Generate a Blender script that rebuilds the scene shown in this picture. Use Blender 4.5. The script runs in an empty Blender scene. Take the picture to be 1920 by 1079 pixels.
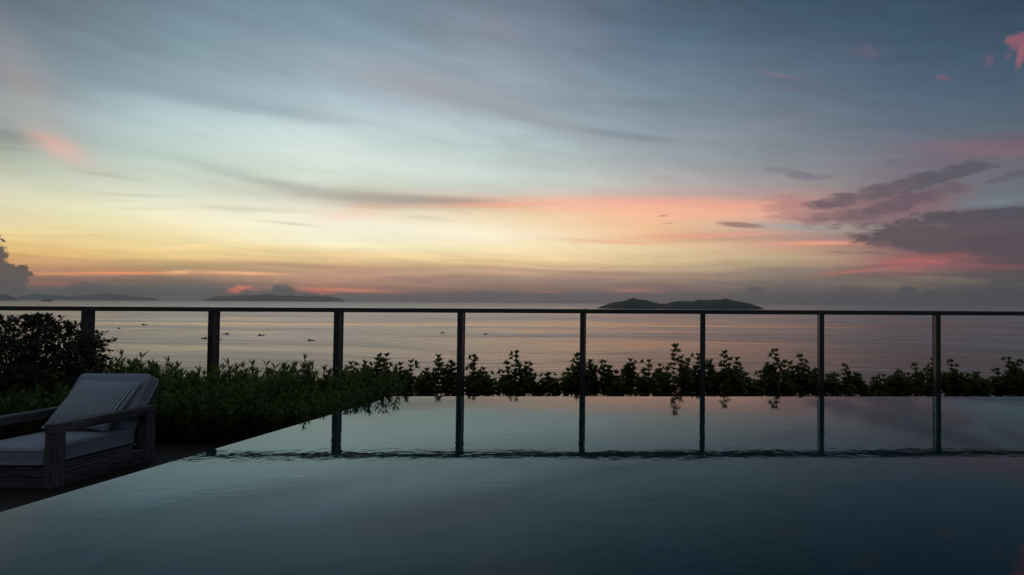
import bpy, bmesh, math, random
import numpy as np
from mathutils import Vector, Matrix, Euler
R = math.radians
scene = bpy.context.scene
col = scene.collection

# ------------------------------------------------------------------ camera
F = 1150.0                       # focal length in photo pixels (photo 1920 x 1079)
PX, PY = 1300.0, 539.5           # where the level line of sight crosses the picture
H = 1.22                         # eye height above the pool water (z = 0)
DK = -.43                        # the deck and the planting lie below the water of the raised pool
SEA = -60.0                      # sea level
PITCH, ROLL = math.atan(28.4 / F), R(0.33)
cam_d = bpy.data.cameras.new('camera')
cam = bpy.data.objects.new('camera', cam_d)
col.objects.link(cam)
CR = (Matrix.Rotation(R(90) + PITCH, 3, 'X') @ Matrix.Rotation(ROLL, 3, 'Z'))
cam.matrix_world = Matrix.Translation((0, 0, H)) @ CR.to_4x4()
cam_d.sensor_width = 36
cam_d.lens = 36 * F / 1920
cam_d.shift_x = -(PX - 960) / 1920
cam_d.clip_start = 0.05
cam_d.clip_end = 200000
scene.camera = cam

def ray(x, y):
    return (CR @ Vector(((x - PX) / F, (PY - y) / F, -1.0)))
def at(x, y, Y=None, z=None):
    """world point seen at photo pixel (x, y) on the plane of depth Y or height z"""
    d = ray(x, y)
    t = Y / d.y if Y is not None else (z - H) / d.z
    return Vector((0, 0, H)) + d * t
def azel(x, y):
    d = ray(x, y)
    return math.degrees(math.atan2(d.x, d.y)), math.degrees(math.atan2(d.z, math.hypot(d.x, d.y)))

# ------------------------------------------------------------------ world: dusk sky
def lin(c):
    return tuple(((v / 255) / 12.92 if v / 255 <= 0.04045 else ((v / 255 + 0.055) / 1.055) ** 2.4) for v in c)

world = bpy.data.worlds.new('World')
scene.world = world
world.use_nodes = True
NT = world.node_tree
NT.nodes.clear()

class G:
    """tiny node-graph helper"""
    def __init__(s, nt): s.nt = nt
    def n(s, t, **k):
        nd = s.nt.nodes.new(t)
        for a, b in k.items(): setattr(nd, a, b)
        return nd
    def put(s, sock, v):
        if isinstance(v, bpy.types.NodeSocket): s.nt.links.new(v, sock)
        elif v is not None: sock.default_value = v
    def m(s, op, a, b=None, c=None, clamp=False):
        nd = s.n('ShaderNodeMath', operation=op, use_clamp=clamp)
        for i, v in enumerate((a, b, c)):
            if v is not None: s.put(nd.inputs[i], v)
        return nd.outputs[0]
    def v(s, op, a, b=None, sc=None):
        nd = s.n('ShaderNodeVectorMath', operation=op)
        s.put(nd.inputs[0], a)
        if b is not None: s.put(nd.inputs[1], b)
        if sc is not None: s.put(nd.inputs['Scale'], sc)
        return nd.outputs['Value'] if op in ('LENGTH', 'DOT_PRODUCT') else nd.outputs[0]
    def mix(s, f, a, b, blend='MIX'):
        nd = s.n('ShaderNodeMix', data_type='RGBA', blend_type=blend)
        s.put(nd.inputs[0], f); s.put(nd.inputs[6], a); s.put(nd.inputs[7], b)
        return nd.outputs[2]
    def mr(s, val, a, b, c=0.0, d=1.0, kind='LINEAR'):
        nd = s.n('ShaderNodeMapRange', interpolation_type=kind)
        nd.clamp = True
        for i, q in enumerate((val, a, b, c, d)): s.put(nd.inputs[i], q)
        return nd.outputs[0]
    def noise(s, vec, scale, detail=3, rough=0.5, dist=0.0):
        nd = s.n('ShaderNodeTexNoise')
        s.put(nd.inputs['Vector'], vec)
        nd.inputs['Scale'].default_value = scale
        nd.inputs['Detail'].default_value = detail
        nd.inputs['Roughness'].default_value = rough
        nd.inputs['Distortion'].default_value = dist
        return nd
    def ramp(s, f, stops, interp='LINEAR'):
        nd = s.n('ShaderNodeValToRGB')
        cr = nd.color_ramp
        cr.interpolation = interp
        while len(cr.elements) < len(stops): cr.elements.new(0.5)
        stops = sorted(stops, key=lambda q: q[0])
        for e, (p, c) in zip(cr.elements, stops):
            e.position = p
        for e, (p, c) in zip(cr.elements, stops):
            e.color = (*c[:3], 1)
        s.put(nd.inputs[0], f)
        return nd.outputs[0]

g = G(NT)
tc = g.n('ShaderNodeTexCoord')
sep = g.n('ShaderNodeSeparateXYZ')
g.put(sep.inputs[0], tc.outputs['Generated'])
DEG = 180 / math.pi
az = g.m('MULTIPLY', g.m('ARCTAN2', sep.outputs[0], sep.outputs[1]), DEG)
el = g.m('MULTIPLY', g.m('ARCSINE', sep.outputs[2]), DEG)
comb = g.n('ShaderNodeCombineXYZ')
g.put(comb.inputs[0], az); g.put(comb.inputs[1], el); comb.inputs[2].default_value = 1.0
P = comb.outputs[0]
# slow streaky and billowy distortions shared by all the clouds
st = g.noise(g.v('MULTIPLY', P, (0.10, 0.55, 1)), 1.0, 5, 0.55).outputs['Color']
bl = g.noise(g.v('MULTIPLY', P, (1.0, 1.15, 1)), 1.25, 7, 0.68).outputs['Color']
bl2 = g.noise(g.v('MULTIPLY', P, (0.42, 1.7, 1)), 1.0, 7, 0.66).outputs['Color']
NST = g.v('SUBTRACT', st, (0.5, 0.5, 0.5))
NBL = g.v('SUBTRACT', bl, (0.5, 0.5, 0.5))
NB2 = g.v('SUBTRACT', bl2, (0.5, 0.5, 0.5))
NBH = g.v('SUBTRACT', g.noise(P, 3.6, 4, .6).outputs['Color'], (0.5, 0.5, 0.5))

E0, E1 = -1.0, 30.0
COLS = [
 (10, [(0,(100,114,124)),(60,(118,132,144)),(110,(136,140,148)),(150,(142,148,152)),(200,(158,165,166)),(250,(160,168,164)),(290,(180,186,170)),(340,(212,216,190)),(380,(228,222,186)),(420,(238,220,172)),(440,(242,214,154)),(460,(240,200,130)),(485,(232,180,112)),(500,(206,152,110)),(520,(178,126,104)),(545,(130,112,102)),(562,(118,112,105))]),
 (150, [(0,(108,124,135)),(60,(120,138,150)),(120,(130,148,158)),(180,(150,168,175)),(230,(168,186,190)),(280,(186,202,194)),(330,(208,216,198)),(370,(226,226,194)),(410,(240,232,184)),(450,(245,218,154)),(480,(242,198,128)),(500,(212,160,112)),(525,(165,122,102)),(545,(132,116,103)),(562,(118,114,106))]),
 (320, [(0,(114,134,148)),(60,(125,148,160)),(120,(138,160,170)),(170,(154,174,182)),(205,(176,198,204)),(250,(188,210,208)),(300,(200,215,205)),(350,(220,227,208)),(385,(242,241,214)),(420,(252,240,198)),(450,(251,230,170)),(480,(246,210,142)),(500,(194,162,118)),(515,(176,140,108)),(530,(138,123,106)),(562,(120,116,106))]),
 (620, [(0,(115,140,152)),(60,(130,155,168)),(120,(150,170,180)),(180,(172,190,200)),(240,(198,215,215)),(290,(216,229,222)),(330,(220,229,215)),(370,(230,229,212)),(400,(248,238,214)),(430,(255,250,228)),(455,(255,248,212)),(475,(253,226,168)),(495,(224,184,138)),(512,(208,160,130)),(530,(206,154,126)),(541,(198,145,121)),(556,(142,125,110)),(566,(122,116,108))]),
 (920, [(0,(116,128,143)),(60,(134,143,158)),(120,(144,157,169)),(180,(156,168,178)),(230,(178,194,200)),(280,(192,208,206)),(330,(204,217,210)),(360,(210,211,198)),(385,(246,208,172)),(405,(254,230,190)),(440,(255,246,216)),(470,(255,234,184)),(490,(240,204,152)),(505,(214,174,140)),(520,(182,148,126)),(545,(164,132,117)),(566,(125,112,106))]),
 (1220, [(0,(78,98,115)),(60,(90,110,130)),(120,(108,128,145)),(180,(124,142,155)),(240,(142,154,164)),(290,(160,170,175)),(340,(185,182,180)),(365,(206,180,170)),(385,(248,182,158)),(410,(252,200,160)),(440,(248,198,152)),(465,(238,212,168)),(490,(220,192,148)),(510,(192,162,132)),(530,(156,128,114)),(568,(125,108,105))]),
 (1480, [(0,(62,85,102)),(60,(75,95,115)),(120,(90,108,125)),(180,(105,120,135)),(240,(120,130,142)),(300,(135,140,148)),(350,(160,150,150)),(385,(205,155,142)),(410,(190,155,144)),(430,(172,165,155)),(450,(184,145,132)),(465,(205,160,132)),(485,(188,163,130)),(510,(140,125,110)),(540,(115,103,98)),(569,(100,92,92))]),
 (1700, [(0,(58,80,98)),(60,(65,86,108)),(120,(72,92,115)),(180,(85,104,122)),(240,(100,112,128)),(280,(115,116,130)),(330,(122,116,126)),(380,(125,112,118)),(430,(132,124,124)),(460,(125,98,102)),(490,(150,96,96)),(510,(128,98,94)),(535,(112,100,90)),(560,(92,84,86)),(570,(85,78,82))]),
 (1880, [(0,(54,70,90)),(60,(60,80,100)),(120,(68,88,108)),(180,(78,98,115)),(240,(92,105,118)),(275,(118,102,114)),(310,(108,108,118)),(370,(108,116,124)),(395,(96,96,106)),(440,(82,78,88)),(480,(86,72,80)),(500,(105,76,82)),(530,(84,80,80)),(560,(78,74,80)),(570,(72,70,76))]),
]
tt = g.mr(el, E0, E1)
base, prev = None, None
def stops_of(x, rows):
    out = []
    for y, c in rows:
        out.append(((azel(x, y)[1] - E0) / (E1 - E0), lin(c)))
    return out
ramps = []
lowA = [((0 - E0) / 31, lin((92, 84, 88))), ((6 - E0) / 31, lin((140, 118, 104))), ((14 - E0) / 31, lin((120, 124, 124))), (1.0, lin((88, 100, 114)))]
dark = [((0 - E0) / 31, lin((62, 62, 66))), ((10 - E0) / 31, lin((72, 74, 80))), (1.0, lin((84, 90, 100)))]
ramps.append((-115, dark)); ramps.append((-78, lowA))
for x, rows in COLS: ramps.append((azel(x, 300)[0], stops_of(x, rows)))
ramps.append((55, [((0 - E0) / 31, lin((60, 58, 68))), ((8 - E0) / 31, lin((74, 72, 86))), (1.0, lin((52, 64, 86)))]))
ramps.append((110, dark))
for a, s_ in ramps:
    c = g.ramp(tt, s_)
    if base is None: base = c
    else: base = g.mix(g.mr(az, prev, a), base, c)
    prev = a
# very soft streaks over the whole sky
sv = g.noise(g.v('MULTIPLY', g.v('ADD', P, g.v('MULTIPLY', NST, (3, 3, 0))), (0.05, 0.42, 1)), 1.0, 6, 0.6).outputs['Fac']
base = g.mix(1.0, base, g.mix(1.0, (1, 1, 1, 1), g.m('MULTIPLY_ADD', g.m('SUBTRACT', sv, 0.5), 0.36, 1.0), 'MULTIPLY'), 'MULTIPLY')
wn = g.noise(g.v('MULTIPLY', g.v('ADD', P, g.v('MULTIPLY', NB2, (2.0, .8, 0))), (0.16, 0.9, 1)), 1.0, 6, 0.62)
rt = g.n('ShaderNodeVectorRotate', rotation_type='Z_AXIS'); g.put(rt.inputs['Vector'], g.v('ADD', P, g.v('MULTIPLY', NST, (4, 1.5, 0)))); rt.inputs['Angle'].default_value = .14
g.put(wn.inputs['Vector'], g.v('MULTIPLY', rt.outputs[0], (0.13, 0.85, 1)))
base = g.mix(1.0, base, g.mix(1.0, (1, 1, 1, 1), g.m('MULTIPLY_ADD', g.m('SUBTRACT', wn.outputs['Fac'], 0.43), g.mr(el, 6, 11, .10, .34), 1.0), 'MULTIPLY'), 'MULTIPLY')
# streaks of the low bank of cloud above the horizon
lowf = g.m('MULTIPLY', g.mr(el, 0.6, 1.6, kind='SMOOTHSTEP'), g.mr(el, 5.4, 3.2, kind='SMOOTHSTEP'))
ln = g.noise(g.v('MULTIPLY', g.v('ADD', P, g.v('ADD', g.v('MULTIPLY', NB2, (.8, .7, 0)), g.v('MULTIPLY', NST, (3, 1.1, 0)))), (0.11, 2.1, 1)), 1.0, 5, 0.55).outputs['Fac']
base = g.mix(1.0, base, g.mix(lowf, (1, 1, 1, 1), g.mix(1.0, (1, 1, 1, 1), g.m('MULTIPLY_ADD', g.m('SUBTRACT', ln, 0.46), .85, 1.0), 'MULTIPLY')), 'MULTIPLY')

# one cloud patch: a soft, noise-torn ellipse in azimuth / elevation
TEXS = g.m('MULTIPLY', g.m('SUBTRACT', .5, g.noise(g.v('MULTIPLY', g.v('ADD', P, g.v('MULTIPLY', NB2, (2.5, 1.2, 0))), (0.42, 1.5, 1)), 1.15, 8, .68).outputs['Fac']), 6.0)
TEXB = g.m('MULTIPLY', g.m('SUBTRACT', .5, g.noise(P, 1.5, 7, .7).outputs['Fac']), 4.5)
PK = {}
def coords(st_, b_, kind):
    k = (round(st_, 2), round(b_, 2), kind)
    if k not in PK:
        v = P
        if st_: v = g.v('ADD', v, g.v('MULTIPLY', NST, (st_, st_, 0)))
        if b_: v = g.v('ADD', v, g.v('MULTIPLY', NBL if kind in 'bc' else NB2, (b_, b_, 0)))
        if kind == 'c': v = g.v('ADD', v, g.v('MULTIPLY', NBH, (.75, .75, 0)))
        PK[k] = v
    return PK[k]
def cloud(x, y, hl, ht, ang, c, s=0.7, soft=0.8, stv=1.2, bv=0.0, kind='b'):
    global base
    a0, e0 = azel(x, y)
    t = R(ang)
    a1, e1 = azel(x + hl * math.cos(t), y + hl * math.sin(t))
    a2, e2 = azel(x + ht * math.sin(t), y - ht * math.cos(t))
    L = math.hypot(a1 - a0, e1 - e0)
    T = math.hypot(a2 - a0, e2 - e0)
    phi = math.atan2(e1 - e0, a1 - a0)
    cp, sp = math.cos(phi), math.sin(phi)
    pc = coords(stv, bv, kind)
    u = g.v('DOT_PRODUCT', pc, (cp / L, sp / L, -(cp * a0 + sp * e0) / L))
    v = g.v('DOT_PRODUCT', pc, (-sp / T, cp / T, -(-sp * a0 + cp * e0) / T))
    r2 = g.m('MULTIPLY_ADD', u, u, g.m('MULTIPLY', v, v))
    if kind == 's' and bv >= .8: r2 = g.m('ADD', r2, TEXS)
    elif kind == 'b' and bv >= .8 and soft > .3: r2 = g.m('ADD', r2, TEXB)
    if soft >= .65:
        f = g.m('MULTIPLY', g.m('POWER', math.exp(-1.25), g.m('MAXIMUM', r2, 0.0)), s)
    else:
        f = g.mr(r2, (1 + soft) ** 2, max(0.0, 1 - soft) ** 2, 0, s, 'SMOOTHSTEP')
    base = g.mix(f, base, (*lin(c), 1))

# left: veils and the pink patch
cloud(60, 170, 150, 46, 55, (170, 162, 162), .5, .9)
cloud(20, 252, 95, 12, 8, (140, 147, 146), .65, .8)
cloud(10, 275, 80, 9, 5, (155, 160, 152), .5, .8)
cloud(118, 280, 64, 25, 30, (228, 194, 178), .8, .7, .8, .4, 's')
cloud(90, 262, 42, 9, 18, (228, 172, 148), .4, .8, .6, .3, 's')
cloud(300, 165, 340, 20, 10, (136, 156, 166), .45, .8)
cloud(520, 205, 170, 12, 9, (158, 176, 186), .5, .8)
cloud(360, 300, 150, 12, 11, (182, 198, 186), .5, .8)
cloud(500, 338, 150, 10, 11, (176, 188, 176), .6, .8)
cloud(190, 328, 80, 5, 9, (192, 188, 168), .6, .9, .7)
cloud(250, 366, 90, 3, 3, (196, 200, 172), .5, .9, .7)
cloud(460, 392, 110, 6, 2, (202, 206, 176), .55, .9, .7)
cloud(280, 392, 60, 4, 0, (220, 222, 184), .5, .9, .7)
cloud(545, 420, 60, 2.6, 6, (206, 208, 166), .65, .9, .5)
# middle
cloud(700, 300, 330, 34, 5, (222, 234, 226), .5, .9)
cloud(790, 165, 150, 34, 12, (178, 172, 180), .5, .9)
cloud(960, 212, 260, 20, 14, (150, 156, 166), .6, .9)
cloud(1190, 256, 130, 8, 6, (124, 136, 148), .65, .9, .8)
cloud(1010, 312, 130, 10, 4, (184, 192, 190), .5, .9)
cloud(720, 372, 210, 17, 4, (170, 165, 152), .8, .85, .9)
cloud(860, 377, 140, 9, 1, (166, 150, 144), .75, .85, .7)
cloud(700, 385, 60, 9, 2, (206, 170, 152), .6, .9, .7)
cloud(660, 402, 70, 14, -6, (250, 212, 188), .55, .9, .7)
cloud(790, 408, 60, 5, 5, (206, 204, 186), .5, .9, .7)
cloud(930, 385, 130, 5, -1, (247, 176, 146), .75, .8, .4)
# the pink band to the right of the middle
cloud(1290, 398, 250, 18, 1, (255, 190, 158), .75, .7, .5)
cloud(1330, 383, 230, 9, 1, (246, 172, 152), .6, .7, .4)
cloud(1060, 382, 160, 8, 1, (254, 190, 164), .6, .8, .5)
cloud(1160, 455, 130, 3.5, 3, (246, 186, 142), .7, .9, .5)
cloud(1330, 443, 190, 8, -3, (232, 160, 138), .7, .8, .5)
cloud(1400, 448, 160, 4, -3, (190, 146, 128), .6, .8, .5)
cloud(1540, 457, 110, 5, -1, (252, 168, 138), .75, .8, .4)
cloud(1490, 424, 90, 8, 2, (168, 172, 168), .6, .8, .5)
cloud(1388, 422, 38, 4.5, 4, (150, 112, 106), .8, .5, .2, .35, 's')
cloud(1243, 405, 9, 2, -8, (176, 126, 112), .8, .7, .1, .2)
cloud(1252, 419, 12, 1.4, 4, (200, 146, 124), .7, .7, .1, .2)
# right: torn mauve clouds
cloud(1830, 282, 150, 15, 1, (136, 106, 118), .6, .9, .9)
cloud(1740, 300, 110, 16, -8, (108, 98, 110), .35, .9, .5, 1.0, 's')
cloud(1510, 394, 60, 22, 3, (176, 130, 126), .7, .6, .3, 1.1, 's')
cloud(1650, 390, 130, 22, -10, (136, 106, 112), .8, .6, .3, 1.3, 's')
cloud(1690, 408, 120, 14, -2, (132, 106, 112), .7, .6, .3, 1.0, 's')
cloud(1735, 338, 110, 13, -15, (94, 90, 100), .95, .5, .2, 1.2, 's')
cloud(1620, 364, 85, 12, -12, (110, 96, 104), .9, .5, .2, 1.1, 's')
cloud(1800, 322, 56, 8, -10, (94, 92, 102), .85, .5, .2, .9, 's')
cloud(1700, 378, 100, 11, -14, (106, 90, 100), .8, .5, .2, 1.0, 's')
cloud(1520, 331, 36, 6, 2, (118, 118, 128), .7, .5, .2, .9, 's')
cloud(1458, 318, 26, 5, 4, (128, 128, 136), .6, .5, .2, .9, 's')
cloud(1870, 380, 80, 10, -4, (126, 138, 146), .6, .8, .4)
cloud(1880, 335, 34, 6, -20, (98, 88, 106), .6, .5, .2, .9, 's')
cloud(1780, 428, 150, 18, -6, (100, 88, 95), .9, .5, .3, 1.2, 's')
cloud(1860, 404, 150, 11, -3, (84, 80, 90), .95, .5, .3, .8, 's')
cloud(1860, 446, 210, 34, 3, (92, 81, 88), .95, .45, .3, 1.4, 's')
cloud(1740, 446, 120, 17, -2, (98, 84, 90), .85, .5, .3, 1.2, 's')
cloud(1700, 462, 90, 7, 8, (92, 80, 86), .7, .5, .3, .9, 's')
cloud(1900, 470, 120, 26, 2, (88, 74, 82), .8, .6, .3, .9, 's')
cloud(1720, 492, 95, 11, -4, (182, 104, 100), .8, .75, .5, .9, 's')
cloud(1830, 499, 120, 4, 1, (150, 90, 94), .5, .8, .4, .4, 's')
cloud(1610, 508, 90, 4, -6, (190, 112, 100), .7, .8, .4, .4, 's')
cloud(1640, 500, 60, 5, -4, (108, 92, 92), .5, .7, .4, .5, 's')
cloud(1860, 518, 140, 8, 0, (86, 80, 84), .8, .7, .4, .4, 's')
cloud(1770, 524, 70, 6, 2, (140, 126, 102), .4, .6, .4, .9, 's')
cloud(1660, 532, 60, 8, 4, (136, 122, 100), .5, .7, .4, .5, 's')
cloud(1640, 474, 22, 2, 2, (128, 104, 102), .7, .6, .1, .3, 's')
cloud(1590, 474, 34, 2, 1, (140, 118, 108), .6, .6, .1, .5, 's')
# small pink tufts high on the right
cloud(1908, 78, 18, 15, -10, (170, 100, 112), .6, .5, .1, .9)
cloud(1917, 100, 7, 22, 8, (176, 98, 110), .55, .6, .1, 1.0)
cloud(1624, 98, 36, 13, 5, (112, 98, 116), .55, .9, .2, .8)
cloud(1462, 142, 50, 4.5, 12, (126, 112, 128), .65, .8, .3, .5)
cloud(1478, 168, 28, 2.6, 0, (120, 110, 128), .6, .9, .3, .4)
cloud(1770, 147, 16, 6, 2, (128, 96, 114), .65, .8, .2, .5)
cloud(1856, 112, 9, 12, 0, (124, 92, 112), .6, .8, .2, .6)
cloud(1892, 104, 7, 5, 0, (124, 88, 108), .6, .8, .2, .4)
cloud(1500, 215, 34, 6, 0, (128, 122, 138), .5, .9, .3, .5)
# low bank: streaks, glowing slits, towers of cumulus
cloud(560, 500, 240, 5, 1, (176, 146, 114), .55, .8, .4)
cloud(1120, 512, 260, 4, 2, (176, 142, 118), .6, .8, .4)
cloud(330, 544, 140, 15, 0, (124, 113, 102), .75, .7, .3, .7)
cloud(225, 512.5, 130, 3.2, 0.2, (278, 172, 112), .9, .8, .10)
cloud(335, 511, 26, 3.4, -2, (270, 205, 145), .95, .8, .10)
cloud(110, 514, 60, 2.2, 0, (255, 176, 110), .8, .8, .1)
cloud(460, 513, 85, 3.4, 1.5, (272, 205, 150), .95, .8, .1)
cloud(100, 532, 60, 4, 0, (206, 128, 102), .85, .8, .1, .5, 's')
cloud(450, 543, 20, 5, -14, (275, 150, 118), 1, .4, .0, .9)
cloud(480, 544, 9, 1.4, 4, (240, 140, 112), .9, .6, .0)
cloud(650, 544.5, 95, 4.2, 2, (286, 174, 130), 1, .7, .05)
cloud(600, 548, 26, 4, 4, (270, 140, 108), 1, .5, .0, .5)
cloud(1025, 548, 36, 2, 0, (204, 136, 120), .8, .8, .1, .3)
cloud(1185, 545, 36, 2.6, 0, (226, 146, 128), .95, .8, .1, .3)
cloud(1230, 548, 24, 2, 0, (186, 126, 118), .7, .8, .1, .3)
bt = g.m('ADD', el, g.v('DOT_PRODUCT', g.v('ADD', NBL, g.v('MULTIPLY', NST, (1.5, 1.5, 1.5))), (0.0, 1.9, 0.9)))
bank = g.mr(bt, 1.55, 1.25, 0, .45, 'SMOOTHSTEP')
base = g.mix(bank, base, g.mix(1.0, base, (.80, .80, .84, 1), 'MULTIPLY'))
bank2 = g.mr(g.m('ADD', bt, g.m('MULTIPLY', TEXB, .35)), 3.1, 2.3, 0, .15, 'SMOOTHSTEP')
base = g.mix(bank2, base, g.mix(1.0, base, (.84, .82, .85, 1), 'MULTIPLY'))
base = g.mix(1.0, base, g.mix(1.0, (1, 1, 1, 1), g.mr(el, .8, 9, 1.18, 1.0), 'MULTIPLY'), 'MULTIPLY')
CU = (108, 94, 88)
cloud(-40, 500, 75, 26, 12, CU, 1, .12, .0, 1.5, 'c')
cloud(-30, 470, 44, 22, 20, CU, 1, .12, .0, 1.3, 'c')
cloud(-10, 530, 66, 26, 0, CU, 1, .12, .0, 1.3, 'c')
cloud(30, 510, 32, 12, 10, CU, 1, .14, .0, 1.2, 'c')
cloud(2, 447, 5, 4, 0, CU, 1, .3, .0, .5, 'c')
cloud(170, 546, 46, 17, 0, (112, 101, 95), .9, .25, .0, 1.0, 'c')
cloud(225, 550, 50, 10, 0, (114, 103, 97), .8, .3, .0, .8, 'c')
cloud(528, 546, 22, 13, 0, (114, 106, 101), .95, .2, .0, 1.0, 'c')
cloud(590, 556, 34, 6, 4, (120, 109, 104), .95, .25, .0, .7, 'c')
cloud(1415, 545, 14, 6, 0, (106, 93, 95), .8, .4, .0, .7, 'c')
cloud(1702, 545, 13, 9, 0, (92, 82, 86), .85, .4, .0, .8, 'c')
cloud(1752, 550, 16, 6, 0, (90, 80, 85), .8, .4, .0, .7, 'c')
cloud(1585, 548, 34, 9, 0, (104, 92, 94), .6, .5, .0, .9, 'c')
cloud(900, 552, 60, 5, 0, (138, 116, 108), .6, .5, .0, .8, 'c')

# high sky fades into a physical dusk sky overhead and behind
sky = g.n('ShaderNodeTexSky', sky_type='NISHITA')
sky.sun_disc = False
sky.sun_elevation = R(-1.5)
sky.sun_rotation = R(-22)
nish = g.v('SCALE', sky.outputs[0], sc=0.15)
zen = g.v('ADD', nish, lin((112, 124, 138)))
base = g.mix(g.mr(el, 24, 62, kind='SMOOTHSTEP'), base, zen)
# below the horizon line (only ever seen past the edge of the sea)
base = g.mix(g.mr(el, -0.6, -1.5), base, (*lin((84, 84, 84)), 1))
bg = g.n('ShaderNodeBackground')
g.put(bg.inputs[0], base); bg.inputs[1].default_value = 1.0
world.cycles.sampling_method = 'MANUAL'; world.cycles.sample_map_resolution = 256
wo = g.n('ShaderNodeOutputWorld')
g.put(wo.inputs[0], bg.outputs[0])

scene.view_settings.view_transform = 'Standard'
scene.view_settings.look = 'None'
scene.view_settings.exposure = 0.0
scene.view_settings.gamma = 1.0
scene.render.engine = 'CYCLES'
scene.cycles.max_bounces = 5
scene.cycles.volume_bounces = 0

# ------------------------------------------------------------------ helpers
def mat(name, color=(0.1, 0.1, 0.1), rough=0.6, metal=0.0, ior=1.45, spec=None):
    m = bpy.data.materials.new(name); m.use_nodes = True
    p = m.node_tree.nodes['Principled BSDF']
    p.inputs['Base Color'].default_value = (*color, 1)
    p.inputs['Roughness'].default_value = rough
    p.inputs['Metallic'].default_value = metal
    p.inputs['IOR'].default_value = ior
    if spec is not None: p.inputs['Specular IOR Level'].default_value = spec
    return m, G(m.node_tree), p
def link(o, parent=None):
    col.objects.link(o)
    if parent is not None: o.parent = parent
    return o
def tag(o, label=None, cat=None, group=None, kind=None):
    if label: o['label'] = label
    if cat: o['category'] = cat
    if group: o['group'] = group
    if kind: o['kind'] = kind
    return o
def empty(name, loc=(0, 0, 0), rz=0.0):
    o = bpy.data.objects.new(name, None)
    o.location = loc; o.rotation_euler = (0, 0, rz); o.empty_display_size = .1
    return link(o)
def bm_obj(name, bm, m, parent=None, smooth=False):
    me = bpy.data.meshes.new(name)
    bm.normal_update(); bm.to_mesh(me); bm.free()
    me.materials.append(m)
    if smooth:
        for p in me.polygons: p.use_smooth = True
    return link(bpy.data.objects.new(name, me), parent)
def raw_obj(name, V, Fc, m, parent=None, smooth=False):
    me = bpy.data.meshes.new(name)
    me.from_pydata([tuple(v) for v in V], [], Fc)
    me.materials.append(m)
    if smooth:
        for p in me.polygons: p.use_smooth = True
    me.update()
    return link(bpy.data.objects.new(name, me), parent)
def add_box(bm, lo, hi, bev=0.0, M=None):
    lo, hi = Vector(lo), Vector(hi)
    r = bmesh.ops.create_cube(bm, size=1.0)
    vs = r['verts']
    for v in vs:
        v.co = Vector(((lo.x + hi.x) / 2 + v.co.x * (hi.x - lo.x), (lo.y + hi.y) / 2 + v.co.y * (hi.y - lo.y), (lo.z + hi.z) / 2 + v.co.z * (hi.z - lo.z)))
    if bev:
        es = {e for v in vs for e in v.link_edges}
        rb = bmesh.ops.bevel(bm, geom=list(es), offset=bev, segments=2, affect='EDGES', profile=.6)
        vs = list({v for v in rb['verts']} | {v for v in vs if v.is_valid})
    if M is not None:
        for v in vs: v.co = M @ v.co
    return vs
def box(name, lo, hi, m, parent=None, bev=0.0, M=None):
    bm = bmesh.new(); add_box(bm, lo, hi, bev, M)
    return bm_obj(name, bm, m, parent)
def tube_arrays(pts, radii, n=5):
    pts = [Vector(p) for p in pts]
    V, Fc = [], []
    up = Vector((0, 0, 1))
    for i, p in enumerate(pts):
        t = (pts[min(i + 1, len(pts) - 1)] - pts[max(i - 1, 0)]).normalized()
        a = t.cross(Vector((1, 0, 0)) if abs(t.x) < .8 else Vector((0, 1, 0))).normalized()
        b = t.cross(a)
        for k in range(n):
            an = 2 * math.pi * k / n
            V.append(p + (a * math.cos(an) + b * math.sin(an)) * radii[i])
    for i in range(len(pts) - 1):
        for k in range(n):
            Fc.append((i * n + k, i * n + (k + 1) % n, (i + 1) * n + (k + 1) % n, (i + 1) * n + k))
    Fc.append(tuple(range(n))[::-1]); Fc.append(tuple((len(pts) - 1) * n + k for k in range(n)))
    return V, Fc
class MB:
    def __init__(s): s.V, s.F = [], []
    def add(s, V, Fc):
        o = len(s.V); s.V += [tuple(v) for v in V]; s.F += [tuple(i + o for i in f) for f in Fc]
    def tube(s, pts, radii, n=5): s.add(*tube_arrays(pts, radii, n))
    def build(s, name, m, parent=None, smooth=True): return raw_obj(name, s.V, s.F, m, parent, smooth)

def leaves_mesh(name, pos, dirs, nor, L, W, m, wide=.5, droop=.15):
    """many folded leaves, one mesh: pos/dirs/nor N x 3, L/W length N"""
    N = len(pos)
    pos, dirs, nor = (np.asarray(a, float) for a in (pos, dirs, nor))
    L = np.asarray(L)[:, None]; W = np.asarray(W)[:, None]
    dirs = dirs / np.linalg.norm(dirs, axis=1, keepdims=True)
    side = np.cross(dirs, nor); side /= (np.linalg.norm(side, axis=1, keepdims=True) + 1e-9)
    up = np.cross(side, dirs)
    b = pos
    mid = pos + dirs * L * wide - up * W * .18
    lf = pos + dirs * L * wide + side * W * .5 + up * W * .06
    rt = pos + dirs * L * wide - side * W * .5 + up * W * .06
    tip = pos + dirs * L - up * L * droop
    V = np.stack([b, lf, mid, rt, tip], 1).reshape(-1, 3)
    tri = np.array([[0, 2, 1], [0, 3, 2], [1, 2, 4], [2, 3, 4]])
    Fa = (np.arange(N)[:, None, None] * 5 + tri[None]).reshape(-1, 3)
    me = bpy.data.meshes.new(name)
    me.vertices.add(len(V)); me.vertices.foreach_set('co', V.ravel())
    me.loops.add(Fa.size); me.loops.foreach_set('vertex_index', Fa.ravel().astype(np.int32))
    me.polygons.add(len(Fa))
    me.polygons.foreach_set('loop_start', np.arange(0, Fa.size, 3, dtype=np.int32))
    me.polygons.foreach_set('loop_total', np.full(len(Fa), 3, dtype=np.int32))
    me.update(calc_edges=True)
    me.materials.append(m)
    return me

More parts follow.
